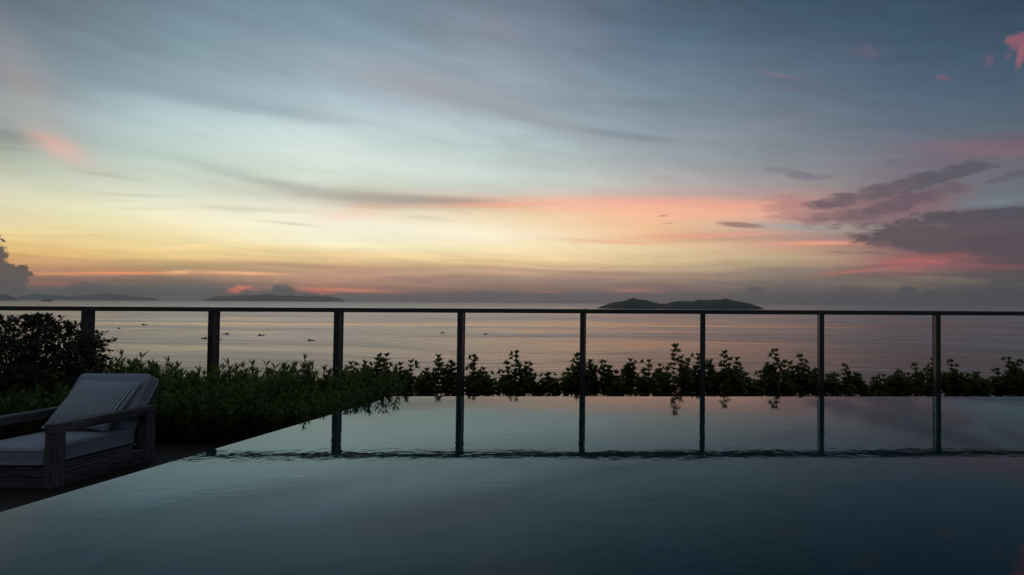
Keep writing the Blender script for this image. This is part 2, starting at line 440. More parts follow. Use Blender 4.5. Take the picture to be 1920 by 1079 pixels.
# ------------------------------------------------------------------ materials
def leaf_mat(name, c1, c2, rough=.5, trans=.25):
    m, q, p = mat(name, c1, rough)
    oi = q.n('ShaderNodeTexCoord')
    nz = q.noise(oi.outputs['Object'], 7.0, 3)
    c = q.mix(q.mr(nz.outputs['Fac'], .35, .65), (*c1, 1), (*c2, 1))
    q.put(p.inputs['Base Color'], c)
    p.inputs['Specular IOR Level'].default_value = .28
    tr = q.n('ShaderNodeBsdfTranslucent')
    q.put(tr.inputs[0], q.mix(.5, c, (*[v * 1.3 for v in c2], 1)))
    mx = q.n('ShaderNodeMixShader')
    mx.inputs[0].default_value = trans
    q.put(mx.inputs[1], p.outputs[0]); q.put(mx.inputs[2], tr.outputs[0])
    q.put(m.node_tree.nodes['Material Output'].inputs[0], mx.outputs[0])
    return m
M_rosette = leaf_mat('shrub_leaf', (.070, .100, .028), (.140, .165, .045), .45, .42)
M_narrow = leaf_mat('narrow_leaf', (.065, .110, .022), (.140, .190, .042), .42, .28)
M_bush = leaf_mat('bush_leaf', (.022, .034, .014), (.050, .060, .024), .5, .12)
M_stem = mat('twig_bark', (.05, .035, .025), .8)[0]

def wood(name, scl, c1, c2):
    m, q, p = mat(name, c1, .75)
    t = q.n('ShaderNodeTexCoord')
    v = q.v('MULTIPLY', t.outputs['Object'], scl)
    a = q.noise(v, 1.0, 8, .65, .4)
    b = q.noise(q.v('MULTIPLY', v, (.25, .25, .25)), 1.0, 4, .6)
    f = q.m('MULTIPLY_ADD', b.outputs['Fac'], .5, q.m('MULTIPLY', a.outputs['Fac'], .6))
    q.put(p.inputs['Base Color'], q.mix(q.mr(f, .42, .68), (*c1, 1), (*c2, 1)))
    bp = q.n('ShaderNodeBump'); bp.inputs['Strength'].default_value = .6; bp.inputs['Distance'].default_value = .004
    q.put(bp.inputs['Height'], a.outputs['Fac']); q.put(p.inputs['Normal'], bp.outputs[0])
    return m
WC = ((.020, .020, .023), (.145, .138, .14))
M_wx = wood('weathered_wood_x', (6, 70, 70), *WC)
M_wy = wood('weathered_wood_y', (70, 6, 70), *WC)
M_wz = wood('weathered_wood_z', (70, 70, 6), *WC)

def fabric(name, c, stripes=None):
    m, q, p = mat(name, c, .9, spec=.2)
    t = q.n('ShaderNodeTexCoord')
    w = q.noise(t.outputs['Object'], 420, 2)
    base_c = (*c, 1)
    cc = q.mix(q.mr(w.outputs['Fac'], .3, .7), tuple(v * .82 for v in c) + (1,), base_c)
    hgt = w.outputs['Fac']
    if stripes:
        sp = q.n('ShaderNodeSeparateXYZ'); q.put(sp.inputs[0], t.outputs['Object'])
        s = q.m('SINE', q.m('MULTIPLY', sp.outputs[0], 2 * math.pi / stripes[0]))
        k = q.mr(s, -.15, .35, kind='SMOOTHSTEP')
        y = q.m('SINE', q.m('MULTIPLY', sp.outputs[2], 2 * math.pi / .012))
        k = q.m('MULTIPLY', k, q.mr(y, -1, .2, .7, 1))
        cc = q.mix(k, (*stripes[1], 1), cc)
        hgt = q.m('MULTIPLY_ADD', k, 2.0, hgt)
    q.put(p.inputs['Base Color'], cc)
    bp = q.n('ShaderNodeBump'); bp.inputs['Strength'].default_value = .4; bp.inputs['Distance'].default_value = .0015
    b2 = q.n('ShaderNodeBump'); b2.inputs['Strength'].default_value = .7; b2.inputs['Distance'].default_value = .03
    cr = q.noise(t.outputs['Object'], 5.5, 3, .5, 1.2)
    q.put(b2.inputs['Height'], cr.outputs['Fac']); q.put(bp.inputs['Normal'], b2.outputs[0])
    q.put(bp.inputs['Height'], hgt); q.put(p.inputs['Normal'], bp.outputs[0])
    p.inputs['Sheen Weight'].default_value = .2
    return m
M_cush = fabric('cushion_fabric', (.29, .325, .385))
M_pillow = fabric('striped_fabric', (.56, .60, .66), (.0205, (.15, .165, .195)))
M_pipe = mat('piping_fabric', (.36, .38, .44), .85)[0]

m_, q_, p_ = mat('railing_metal', (.072, .070, .070), .30, 0.5)
t_ = q_.n('ShaderNodeTexCoord')
nn = q_.noise(t_.outputs['Object'], 9, 4)
q_.put(p_.inputs['Roughness'], q_.mr(nn.outputs['Fac'], .3, .7, .24, .42))
M_metal = m_

def water_mat(name, tint, ior, rough, base, k=1.0):
    """clear water: Fresnel mirror over the dark water body"""
    m = bpy.data.materials.new(name); m.use_nodes = True
    m.node_tree.nodes.clear()
    q = G(m.node_tree)
    gl = q.n('ShaderNodeBsdfGlossy'); gl.inputs[0].default_value = (*tint, 1); gl.inputs['Roughness'].default_value = rough
    df = q.n('ShaderNodeBsdfDiffuse'); df.inputs[0].default_value = (*base, 1)
    fr = q.n('ShaderNodeFresnel'); fr.inputs[0].default_value = ior
    mx = q.n('ShaderNodeMixShader')
    q.put(mx.inputs[0], fr.outputs[0]); q.put(mx.inputs[1], df.outputs[0]); q.put(mx.inputs[2], gl.outputs[0])
    out = q.n('ShaderNodeOutputMaterial'); q.put(out.inputs[0], mx.outputs[0])
    return m, q, gl, df, fr
# pool water
m_, q_, gl_, df_, fr_ = water_mat('pool_water', (.70, .84, .90), 1.333, .03, (.002, .019, .021))
t_ = q_.n('ShaderNodeTexCoord')
ob = t_.outputs['Object']
wob = q_.v('ADD', ob, q_.v('SCALE', q_.v('SUBTRACT', q_.noise(ob, .7, 2).outputs['Color'], (.5, .5, .5)), sc=.5))
n1 = q_.noise(q_.v('MULTIPLY', wob, (.8, 1.3, 1)), 4.0, 3, .5)
n2 = q_.noise(q_.v('MULTIPLY', wob, (.8, 1.0, 1)), 14.0, 2, .5)
n3 = q_.noise(q_.v('MULTIPLY', ob, (.5, .8, 1)), .9, 2, .5)
patch = q_.mr(q_.noise(q_.v('MULTIPLY', ob, (.25, .5, 1)), 1.0, 3).outputs['Fac'], .40, .66, .18, .9)
hh = q_.m('ADD', q_.m('MULTIPLY', n1.outputs['Fac'], .0013), q_.m('MULTIPLY', n2.outputs['Fac'], .0009))
hh = q_.m('MULTIPLY', hh, patch)
hh = q_.m('MULTIPLY_ADD', n3.outputs['Fac'], .0016, hh)
bp = q_.n('ShaderNodeBump'); bp.inputs['Strength'].default_value = 1.0; bp.inputs['Distance'].default_value = 1.0
q_.put(bp.inputs['Height'], hh)
for nd in (gl_, fr_): q_.put(nd.inputs['Normal'], bp.outputs[0])
mz = q_.noise(ob, 2.2, 5, .65)
mt = q_.noise(q_.v('MULTIPLY', ob, (1, .55, 1)), 22.0, 2, .5)
ff = q_.m('ADD', q_.mr(mz.outputs['Fac'], .3, .7, 0, .6), q_.mr(mt.outputs['Fac'], .35, .65, 0, .4))
q_.put(df_.inputs[0], q_.mix(ff, (.0016, .018, .020, 1), (.0042, .030, .031, 1)))
M_pool = m_

# sea
m_, q_, gl_, df_, fr_ = water_mat('sea_water', (.92, .76, .67), 1.333, .14, (.004, .010, .012))
t_ = q_.n('ShaderNodeTexCoord'); ob = t_.outputs['Object']
warp = q_.v('SCALE', q_.v('SUBTRACT', q_.noise(ob, .0011, 3).outputs['Color'], (.5, .5, .5)), sc=700)
wv = q_.v('ADD', ob, warp)
s1 = q_.noise(q_.v('MULTIPLY', wv, (.25, 1, 1)), .0065, 5, .6)
s2 = q_.noise(q_.v('MULTIPLY', ob, (.12, 1, 1)), .045, 5, .6)
s3 = q_.noise(q_.v('MULTIPLY', wv, (.22, 1, 1)), .0016, 3, .5)
sy = q_.n('ShaderNodeSeparateXYZ'); q_.put(sy.inputs[0], q_.v('ADD', ob, q_.v('SCALE', q_.v('SUBTRACT', q_.noise(ob, .0014, 4).outputs['Color'], (.5, .5, .5)), sc=200)))
slick = q_.m('MULTIPLY', q_.mr(sy.outputs[1], 1510, 1575, kind='SMOOTHSTEP'), q_.mr(sy.outputs[1], 1720, 1640, kind='SMOOTHSTEP'))
slick = q_.m('MULTIPLY', slick, q_.mr(s3.outputs['Fac'], .3, .6, .6, 1.0))
rg = q_.m('ADD', q_.mr(s1.outputs['Fac'], .32, .68, .24, .38), q_.mr(s3.outputs['Fac'], .35, .65, -.04, .05))
rg = q_.m('ADD', rg, q_.mr(sy.outputs[1], 1500, 9000, 0, .08))
rg = q_.m('MULTIPLY', rg, q_.m('SUBTRACT', 1.0, q_.m('MULTIPLY', slick, .5)))
q_.put(gl_.inputs['Roughness'], rg)
hh = q_.m('ADD', q_.m('MULTIPLY', s1.outputs['Fac'], 6.0), q_.m('MULTIPLY', s2.outputs['Fac'], .6))
hh = q_.m('MULTIPLY', hh, q_.m('SUBTRACT', 1.0, q_.m('MULTIPLY', slick, .8)))
bp = q_.n('ShaderNodeBump'); bp.inputs['Strength'].default_value = 1.0; bp.inputs['Distance'].default_value = 1.0
q_.put(bp.inputs['Height'], hh)
for nd in (gl_, fr_): q_.put(nd.inputs['Normal'], bp.outputs[0])
M_sea = m_

def ground_mat(name, c1, c2, sc=3.0, rough=.9):
    m, q, p = mat(name, c1, rough)
    t = q.n('ShaderNodeTexCoord')
    n = q.noise(t.outputs['Object'], sc, 6, .65)
    q.put(p.inputs['Base Color'], q.mix(q.mr(n.outputs['Fac'], .3, .7), (*c1, 1), (*c2, 1)))
    bp = q.n('ShaderNodeBump'); bp.inputs['Strength'].default_value = .5; bp.inputs['Distance'].default_value = .02
    q.put(bp.inputs['Height'], n.outputs['Fac']); q.put(p.inputs['Normal'], bp.outputs[0])
    return m
M_soil = ground_mat('soil', (.018, .013, .010), (.045, .034, .025), 9)
M_hill = ground_mat('hillside_scrub', (.02, .03, .014), (.05, .055, .03), .3)
M_rock = ground_mat('island_forest', (.018, .024, .016), (.045, .05, .035), .012)
M_stone = ground_mat('dark_stone', (.03, .028, .026), (.06, .055, .05), 20, .45)
m_, q_, p_ = mat('deck_boards', (.035, .026, .020), .6)
t_ = q_.n('ShaderNodeTexCoord')
sp = q_.n('ShaderNodeSeparateXYZ'); q_.put(sp.inputs[0], t_.outputs['Object'])
fr = q_.m('FRACT', q_.m('MULTIPLY', sp.outputs[0], 1 / .14))
gap = q_.m('MULTIPLY', q_.mr(fr, 0, .035), q_.mr(fr, 1, .965))
gr = q_.noise(q_.v('MULTIPLY', t_.outputs['Object'], (60, 4, 60)), 1.0, 6, .6)
p_.inputs['Specular IOR Level'].default_value = .2
cc = q_.mix(gr.outputs['Fac'], (.010, .007, .006, 1), (.026, .019, .015, 1))
q_.put(p_.inputs['Base Color'], q_.mix(gap, (.003, .003, .003, 1), cc))
bp = q_.n('ShaderNodeBump'); bp.inputs['Strength'].default_value = .8; bp.inputs['Distance'].default_value = .006
q_.put(bp.inputs['Height'], q_.m('MULTIPLY_ADD', gap, 1.0, q_.m('MULTIPLY', gr.outputs['Fac'], .15))); q_.put(p_.inputs['Normal'], bp.outputs[0])
M_deck = m_

# ------------------------------------------------------------------ sea, hillside, islands
def disc(name, r, z, m, n=128):
    V = [(0, 0, z)]; Fc = []
    rings = [200, 1000, 4000, 12000, r]
    for rr_ in rings:
        for k in range(n):
            a = 2 * math.pi * k / n
            V.append((rr_ * math.cos(a), rr_ * math.sin(a), z))
    for k in range(n): Fc.append((0, 1 + k, 1 + (k + 1) % n))
    for i in range(len(rings) - 1):
        for k in range(n):
            a, b = 1 + i * n + k, 1 + i * n + (k + 1) % n
            Fc.append((a, a + n, b + n, b))
    return raw_obj(name, V, Fc, m)
tag(disc('sea', 42000, SEA, M_sea), kind='structure')

def height_noise(x, y, seed):
    rnd = random.Random(seed); s = 0
    for o in range(5):
        a = rnd.uniform(0, 6.28); fx = 2 ** o
        s += math.sin(x * fx + a) * math.cos(y * fx * 1.1 + rnd.uniform(0, 6.28)) / fx
    return s / 2
def island(name, prof, Y, depth, label, seed, rough_amp, step=None):
    xs = [p[0] for p in prof]
    x0, x1 = xs[0], xs[-1]
    nx = int((x1 - x0) / (step or 2.0)) + 2
    ny = 15
    rnd = random.Random(seed)
    V, Fc = [], []
    for i in range(nx):
        x = x0 + (x1 - x0) * i / (nx - 1)
        y = np.interp(x, xs, [p[1] for p in prof])
        top = at(x, float(y) + (1.6 if Y > 10000 else 0), Y=Y)
        h = max(top.z - SEA, 0)
        jag = rnd.uniform(-1, 1) * rough_amp
        for j in range(ny):
            v = -1 + 2 * j / (ny - 1)
            w = max(0.0, math.cos(v * math.pi / 2)) ** .8
            rel = .5 + .5 * min(1, h / 60)
            hz = h * w
            if 0 < j < ny - 1 and h > 4:
                hz += (jag * w + height_noise(top.x * .004, v * 3, seed) * h * .10 * (1 - w))
            kk = 1 + v * depth * rel / Y
            V.append((top.x * kk, Y * kk, SEA - 1 + hz))
    for i in range(nx - 1):
        for j in range(ny - 1):
            a = i * ny + j
            Fc.append((a, a + 1, a + ny + 1, a + ny))
    o = raw_obj(name, V, Fc, M_rock, smooth=True)
    tag(o, label, 'island', kind='structure')
    return o
island('island', [(1108, 582), (1115, 580), (1130, 573.5), (1150, 567), (1168, 564.8), (1178, 561.5), (1188, 558.3), (1195, 561), (1215, 563.5), (1235, 569.3), (1250, 569.3),
  (1262, 566), (1270, 565), (1285, 564.6), (1300, 565.2), (1306, 563), (1313, 562), (1325, 562.8), (1340, 562), (1352, 561.5), (1361, 559.6), (1375, 563.4), (1385, 565.6),
  (1400, 568), (1412, 571.5), (1424, 575), (1431, 578.5), (1436, 583)], 6000, 420,
  'dark twin-humped wooded island on the horizon right of centre', 4, 2.4)
island('islet', [(1056, 583), (1062, 579.6), (1068, 578.4), (1074, 580), (1080, 583)], 5600, 40, 'tiny dark rock islet just left of the twin-humped island, the one further from it', 5, .5, 1)
island('islet', [(1088, 583), (1092, 579), (1098, 577.6), (1104, 579.5), (1111, 583)], 5600, 50, 'small dark rock islet touching the left tip of the twin-humped island', 6, .5, 1)
island('island', [(12, 567), (30, 556), (45, 552), (58, 550.5), (72, 548.8), (90, 552.6), (110, 552), (130, 555), (150, 553), (175, 550), (190, 550), (205, 549), (225, 551), (250, 554.5), (290, 557.5), (310, 567)],
  36000, 1200, 'faint misty long island on the far left horizon', 7, 10)
island('island', [(375, 566), (390, 558), (402, 555), (415, 554), (425, 555), (440, 553), (475, 552), (490, 551), (502, 548.6), (515, 551.6), (528, 553.6), (540, 552), (560, 553.6), (600, 553.8), (620, 556), (640, 559), (650, 567)],
  36000, 1200, 'faint misty island with one small peak, between the second and third railing posts', 8, 10)
island('headland', [(-160, 545), (-40, 549), (0, 550.5), (12, 551), (26, 555), (34, 560), (40, 566)], 22000, 700, 'low dark headland at the left edge of the horizon', 9, 8)
island('islet', [(72, 567), (78, 561), (90, 560), (98, 561.5), (104, 567)], 15000, 150, 'flat little islet in the mist in front of the far left island', 10, 3)

# hillside below the terrace
V, Fc = [], []
prof = [(-40, -1.8), (10.9, -1.2), (12.5, -1.9), (18, -6), (32, -18), (52, -38), (74, -55), (90, -61)]
nx = 60
rnd = random.Random(3)
for i in range(nx + 1):
    x = -70 + 150 * i / nx
    for j, (y, z) in enumerate(prof):
        k = 0 if j < 2 else min(1, (j - 1) / 3)
        V.append((x, y + rnd.uniform(-1, 1) * 2 * k * (j > 2), z - rnd.uniform(0, 1) * 1.2 * k))
n = len(prof)
for i in range(nx):
    for j in range(n - 1):
        a = i * n + j
        Fc.append((a, a + n, a + n + 1, a + 1))
tag(raw_obj('hillside', V, Fc, M_hill), kind='structure')

# ------------------------------------------------------------------ pool, deck, planting ground
A = at(735, 743, z=0); B = at(2250, 743.6, z=0)          # far edge
C0 = at(0, 958, z=0)
dl = (C0 - A).normalized()
Cn = A + dl * ((A.y - 1.0) / -dl.y)                        # near-left corner
D = Vector((B.x, 1.0, 0))
def pool_outline(off, z):
    # outline inset by off
    pts = [A, B, D, Cn]
    out = []
    for i, p in enumerate(pts):
        a, b = pts[i - 1], pts[(i + 1) % 4]
        d1, d2 = (p - a).normalized(), (b - p).normalized()
        n1 = Vector((d1.y, -d1.x, 0)); n2 = Vector((d2.y, -d2.x, 0))
        bi = (n1 + n2).normalized()
        k = off / max(.3, bi.dot(n1))
        out.append(Vector((p.x, p.y, 0)) + bi * k + Vector((0, 0, z)))
    return out
loops = []
for off, z in [(.03, 0), (.018, -.0015), (.009, -.005), (.003, -.012), (0, -.03), (0, -.1)]:
    loops.append(pool_outline(off, z))
V = [p for l in loops for p in l]
Fc = [(0, 3, 2, 1)]
for i in range(len(loops) - 1):
    for k in range(4):
        a, b = i * 4 + k, i * 4 + (k + 1) % 4
        Fc.append((a, b, b + 4, a + 4))
o = raw_obj('pool_water', V, Fc, M_pool); tag(o, kind='structure')
# stone shell under the overflowing lip
lo_ = pool_outline(-.002, -.1); hi_ = pool_outline(-.002, -1.4)
raw = raw_obj('pool_shell', lo_ + hi_, [(k, (k + 1) % 4, (k + 1) % 4 + 4, k + 4) for k in range(4)] + [(7, 6, 5, 4)], M_stone)
tag(raw, kind='structure')
# deck to the left of the pool and behind the camera, a narrow drain slot between it and the water
def slab(name, pts, z0, z1, m):
    V = [(p[0], p[1], z1) for p in pts] + [(p[0], p[1], z0) for p in pts]
    k = len(pts)
    Fc = [tuple(range(k))] + [(i, i + k, (i + 1) % k + k, (i + 1) % k) for i in range(k)] + [tuple(range(2 * k - 1, k - 1, -1))]
    return tag(raw_obj(name, V, Fc, m), kind='structure')
def edge_x(y, gap=.012):
    return A.x + dl.x * ((A.y - y) / -dl.y) - gap
YB = 7.05
slab('deck', [(-16, -8), (B.x, -8), (B.x, .98), (edge_x(.98), .98), (edge_x(YB), YB), (-16, YB)], DK - .3, DK, M_deck)
slab('planting_soil', [(-16, YB + .003), (edge_x(YB + .003, .03), YB + .003), (edge_x(A.y, .03), A.y), (edge_x(A.y, .03), 8.6), (-16, 8.6)], -1.3, DK - .06, M_soil)
slab('planting_strip', [(-30, 8.603), (B.x + 8, 8.603), (B.x + 8, 11), (-30, 11)], -1.3, -.55, M_soil)

# ------------------------------------------------------------------ railing
y865, y1800 = H * F / 152.0, H * F / 147.2
Q0 = at(865, 700, Y=y865); Q1 = at(1800, 700, Y=y1800)
rd = Vector((Q1.x - Q0.x, Q1.y - Q0.y, 0)).normalized()
rn = Vector((-rd.y, rd.x, 0))
def on_rail(px):
    d = ray(px, 640)
    # intersect the vertical plane through Q0 along rd
    o = Vector((0, 0, H))
    t = (Vector((Q0.x, Q0.y, 0)) - Vector((0, 0, 0))).dot(rn) / Vector((d.x, d.y, 0)).dot(rn)
    p = o + d * t
    return Vector((p.x, p.y, 0))
post_px = [164, 400.5, 634.5, 864.5, 1093, 1317.5, 1539, 1756]
posts = [on_rail(x) for x in post_px]
step = (posts[-1] - posts[0]).length / 7
RT, RB = H - .107, H - .107 - .065           # rail top and bottom height
rail = empty('railing', (posts[0].x, posts[0].y, -.55))
tag(rail, 'dark metal railing with square posts and a flat top rail behind the pool', 'railing')
org = Vector((posts[0].x, posts[0].y, -.55))
ang = math.atan2(rd.y, rd.x)
rail.rotation_euler = (0, 0, ang)
L0 = -step * 1.5; L1 = step * 9.5
def rb(name, x0, x1, yy0, yy1, z0, z1, bev=.004):
    bm = bmesh.new(); add_box(bm, (x0, yy0, z0 + .55), (x1, yy1, z1 + .55), bev)
    return bm_obj(name, bm, M_metal, rail)
rb('top_rail', L0, L1, -.078, .078, RB, RT)
sl = [(p - Vector((org.x, org.y, 0))).dot(rd) for p in posts]
sl = [sl[0] - step] + sl + [sl[-1] + step]
for s in sl:
    bm = bmesh.new()
    w = .037
    add_box(bm, (s - w, -.070, 0), (s + w, -.060, RB + .55), .002)        # front plate
    add_box(bm, (s - w, .060, 0), (s + w, .070, RB + .55), .002)          # rear plate
    add_box(bm, (s - .031, -.0598, 0), (s + .031, .0598, RB + .55 - .001), 0) # body
    bm_obj('post', bm, M_metal, rail)

# ------------------------------------------------------------------ plants
UP = np.array([0, 0, 1.0])
def rosette_shrub(seed, ht, rad, ntips=15, leader=True, leafL=.092):
    """upright stems, each with whorls of blunt leathery leaves"""
    r = random.Random(seed)
    pos, dr, nr, L, W = [], [], [], [], []
    st_ = MB()
    def whorl(p, ax, n, l, spread):
        ax = ax.normalized()
        a = ax.orthogonal().normalized(); b = ax.cross(a)
        ph = r.uniform(0, 6.28)
        for k in range(n):
            an = ph + 6.283 * k / n + r.uniform(-.25, .25)
            sp_ = spread * r.uniform(.75, 1.2)
            d = (ax * math.cos(sp_) + (a * math.cos(an) + b * math.sin(an)) * math.sin(sp_))
            pos.append(tuple(p)); dr.append(tuple(d)); nr.append(tuple(ax + Vector((0, 0, .3))))
            ll = l * r.uniform(.8, 1.2); L.append(ll); W.append(ll * r.uniform(.46, .58))
    tips = []
    for i in range(ntips):
        if i == 0 and leader: rr_, h = 0.02, ht
        else:
            u = math.sqrt(r.random()); rr_ = rad * u
            h = ht * (1 - .48 * u ** 1.4) * (r.uniform(.66, .97) if i > 1 else .97)
        an = r.uniform(0, 6.283)
        tips.append((rr_ * math.cos(an), rr_ * math.sin(an) * .75, h))
    for (x, y, h) in tips:
        base_p = Vector((x * .25, y * .25, 0)); tip = Vector((x, y, h))
        c = Vector((x * .9, y * .9, h * .5))
        pts = [base_p.lerp(c, t).lerp(c.lerp(tip, t), t) for t in (0, .25, .5, .75, 1)]
        st_.tube(pts, [.009, .007, .006, .005, .003], 4)
        n_w = max(3, int((h - .15) / .07))
        for k in range(n_w):
            t = 1 - k * .07 / h
            if t < .15: break
            p = base_p.lerp(c, t).lerp(c.lerp(tip, t), t)
            ax = (tip - c).normalized() if k < 2 else Vector((x * .6, y * .6, .8)).normalized()
            if k == 0: whorl(p, ax, 8, leafL * .9, .6)
            else:
                whorl(p, ax, 6, leafL, .78 + .04 * k)
                if k > 0 and t > .55:            # short side shoot
                    an = r.uniform(0, 6.283)
                    d = Vector((math.cos(an), math.sin(an) * .8, .9)).normalized() * r.uniform(.05, .12)
                    st_.tube([p, p + d], [.004, .003], 4)
                    whorl(p + d, d, 6, leafL * .85, .75)
    return pos, dr, nr, L, W, st_
def make_plant(name, data, m, parent_loc, rz=0, sc=1.0, wide=.6, droop=.1):
    pos, dr, nr, L, W, st_ = data
    e = empty(name, parent_loc, rz); e.scale = (sc, sc, sc)
    fo = bpy.data.objects.new('foliage', leaves_mesh('foliage', pos, dr, nr, L, W, m, wide, droop)); link(fo, e)
    st_.build('stem', M_stem, e)
    return e
def copy_tree(o, parent=None):
    c = o.copy(); col.objects.link(c)
    if parent is not None: c.parent = parent
    for ch in o.children: copy_tree(ch, c)
    return c

# the row of shrubs behind the far pool edge: photo x, photo y of the top
ROW = [(622, 690, 0), (655, 684, 0), (686, 682, 0), (704, 676, 1), (726, 669, 1), (752, 686, 0), (768, 681, 0), (800, 690, 0), (822, 671, 1), (848, 682, 0), (890, 671, 1), (905, 690, 0), (936, 690, 0), (967, 664, 1), (992, 700, 0),
       (1025, 699, 0), (1056, 690, 0), (1082, 668, 1), (1108, 680, 0), (1135, 681, 1), (1160, 698, 0), (1182, 679, 1), (1216, 680, 1), (1238, 688, 0), (1262, 652, 1),
       (1290, 678, 0), (1311, 668, 1), (1334, 680, 0), (1357, 664, 1), (1384, 676, 1), (1404, 702, 0), (1436, 686, 0), (1456, 660, 1), (1483, 684, 0), (1504, 670, 1),
       (1526, 690, 0), (1556, 692, 0), (1584, 688, 1), (1600, 690, 0), (1636, 703, 0), (1664, 693, 1), (1688, 692, 1), (1718, 687, 1), (1746, 677, 0), (1782, 680, 1),
       (1800, 700, 0), (1826, 692, 1), (1856, 700, 0), (1890, 675, 1), (1912, 680, 1), (1940, 690, 0), (1975, 684, 1)]
ORD = ['first', 'second', 'third', 'fourth', 'fifth', 'sixth', 'seventh', 'eighth', 'ninth', 'tenth']
bays = {}
for i, (x, y, f) in enumerate(ROW):
    b = sum(1 for p in post_px if p < x)
    bays.setdefault(b, []).append(i)
for i, (x, y, f) in enumerate(ROW):
    rnd = random.Random(100 + i)
    OFFS = {1262: .4, 1357: .4, 1456: .55, 890: .6, 822: .6}
    Yp = on_rail(x).y + OFFS.get(x, .92) + rnd.uniform(-.08, .12)
    top = at(x, y + 1, Y=Yp)
    ht = top.z + .55
    rad = (.23 + .10 * f + rnd.uniform(-.03, .05)) * (1.0 if x < 1930 else 1.2)
    e = make_plant('shrub', rosette_shrub(200 + i, ht, rad, 19 if f else 15, y < 690), M_rosette, (top.x, top.y, -.55), rnd.uniform(0, 6.28) if False else 0)
    b = sum(1 for p in post_px if p < x)
    lst = bays[b]; k = lst.index(i)
    size = 'tall pointed' if y < 669 else ('mid-height' if y < 684 else 'low rounded')
    if b == 8: where = f'{ORD[k]} past the rightmost railing post'
    else: where = f'{ORD[k]} between the {ORD[b-1]} and {ORD[b]} railing posts'
    tag(e, f'{size} shrub, {where}', 'shrub', 'shrubs in a row behind the far pool edge')

def narrow_shrub(seed, ht, rad, nst=46, tall=()):
    r = random.Random(seed)
    pos, dr, nr, L, W = [], [], [], [], []
    st_ = MB()
    for i in range(nst):
        u = math.sqrt(r.random()); an = r.uniform(0, 6.283)
        x, y = rad * u * math.cos(an), rad * u * math.sin(an)
        h = ht * r.uniform(.7, 1.05) * (1 - .18 * u * u)
        if i < len(tall): h = tall[i]; x *= .3; y *= .3
        b_ = Vector((x * .5, y * .5, 0)); tip = Vector((x, y, h))
        st_.tube([b_, b_.lerp(tip, .5) + Vector((0, 0, .02)), tip], [.006, .005, .003], 4)
        n_l = int(h / .05)
        for k in range(n_l):
            t = 1 - k * .05 / h
            if t < .2: break
            p = b_.lerp(tip, t)
            for s in range(3 if k else 5):
                a2 = r.uniform(0, 6.283)
                spread = .45 if k == 0 else r.uniform(.7, 1.25)
                d = Vector((math.cos(a2) * math.sin(spread), math.sin(a2) * math.sin(spread), math.cos(spread)))
                pos.append(tuple(p)); dr.append(tuple(d)); nr.append((r.uniform(-.3, .3), r.uniform(-.3, .3), 1))
                ll = r.uniform(.08, .13); L.append(ll); W.append(r.uniform(.017, .025))
    return pos, dr, nr, L, W, st_
bedvar = []
for v in range(6):
    tall = () if v < 4 else ((.84, .78) if v == 4 else (.88, .76, .8))
    bedvar.append(narrow_shrub(500 + v, .70 + .02 * v, .36, 54, tall))
bed_first = {}
BX, BY = -8.72, 7.95
rnd = random.Random(77)
spots = []
yy = YB + .28; row = 0
while yy < 8.75:
    x = edge_x(yy) - .36 - (.0 if row % 2 else .2)
    while x > -9.4:
        spots.append((x + rnd.uniform(-.08, .08), yy + rnd.uniform(-.06, .06), row))
        x -= .46
    yy += .36; row += 1
spots = [s for s in spots if (s[0] - BX) ** 2 + (s[1] - BY) ** 2 > .3 and s[0] > -s[1] * 1.16 - .3]
TALL = {}
for tx, ty in ((236, 655), (262, 660), (322, 668), (434, 672), (566, 664)):
    p_t = at(tx, ty, Y=8.15); TALL[len(spots)] = (p_t.z - DK) / .90
    spots.append((p_t.x, 8.15, 4))
for i, (x, y, row) in enumerate(spots):
    v = rnd.choice([0, 1, 2, 3, 0, 1, 2, 3, 4, 5]) if (y > 7.9 and x < -6.2) else rnd.choice([0, 1, 2, 3])
    zb = DK - .07
    sc = rnd.uniform(.90, 1.08) * float(np.interp(y, [7.2, 8.4], [.84, 1.02])) * float(np.interp(x, [-5.8, -4.6], [1.0, .92]))
    if i in TALL: v = 5; sc = TALL[i]
    if v not in bed_first:
        e = make_plant('bed_shrub', bedvar[v], M_narrow, (x, y, zb), rnd.uniform(0, 6.28), sc, .45, .16); bed_first[v] = e
    else:
        e = copy_tree(bed_first[v]); e.location = (x, y, zb); e.rotation_euler = (0, 0, rnd.uniform(0, 6.28)); e.scale = (sc, sc, sc)
    k_ = sum(1 for q in spots[:i] if q[2] == row)
    rown = ['front', 'second', 'third', 'fourth', 'back', 'rearmost'][min(row, 5)]
    tag(e, f'green narrow-leaved shrub in the bed, {rown} row, {ORD[min(k_, 9)] if k_ < 10 else "last"} from the pool', 'shrub', 'narrow-leaved shrubs massed in the bed left of the pool')

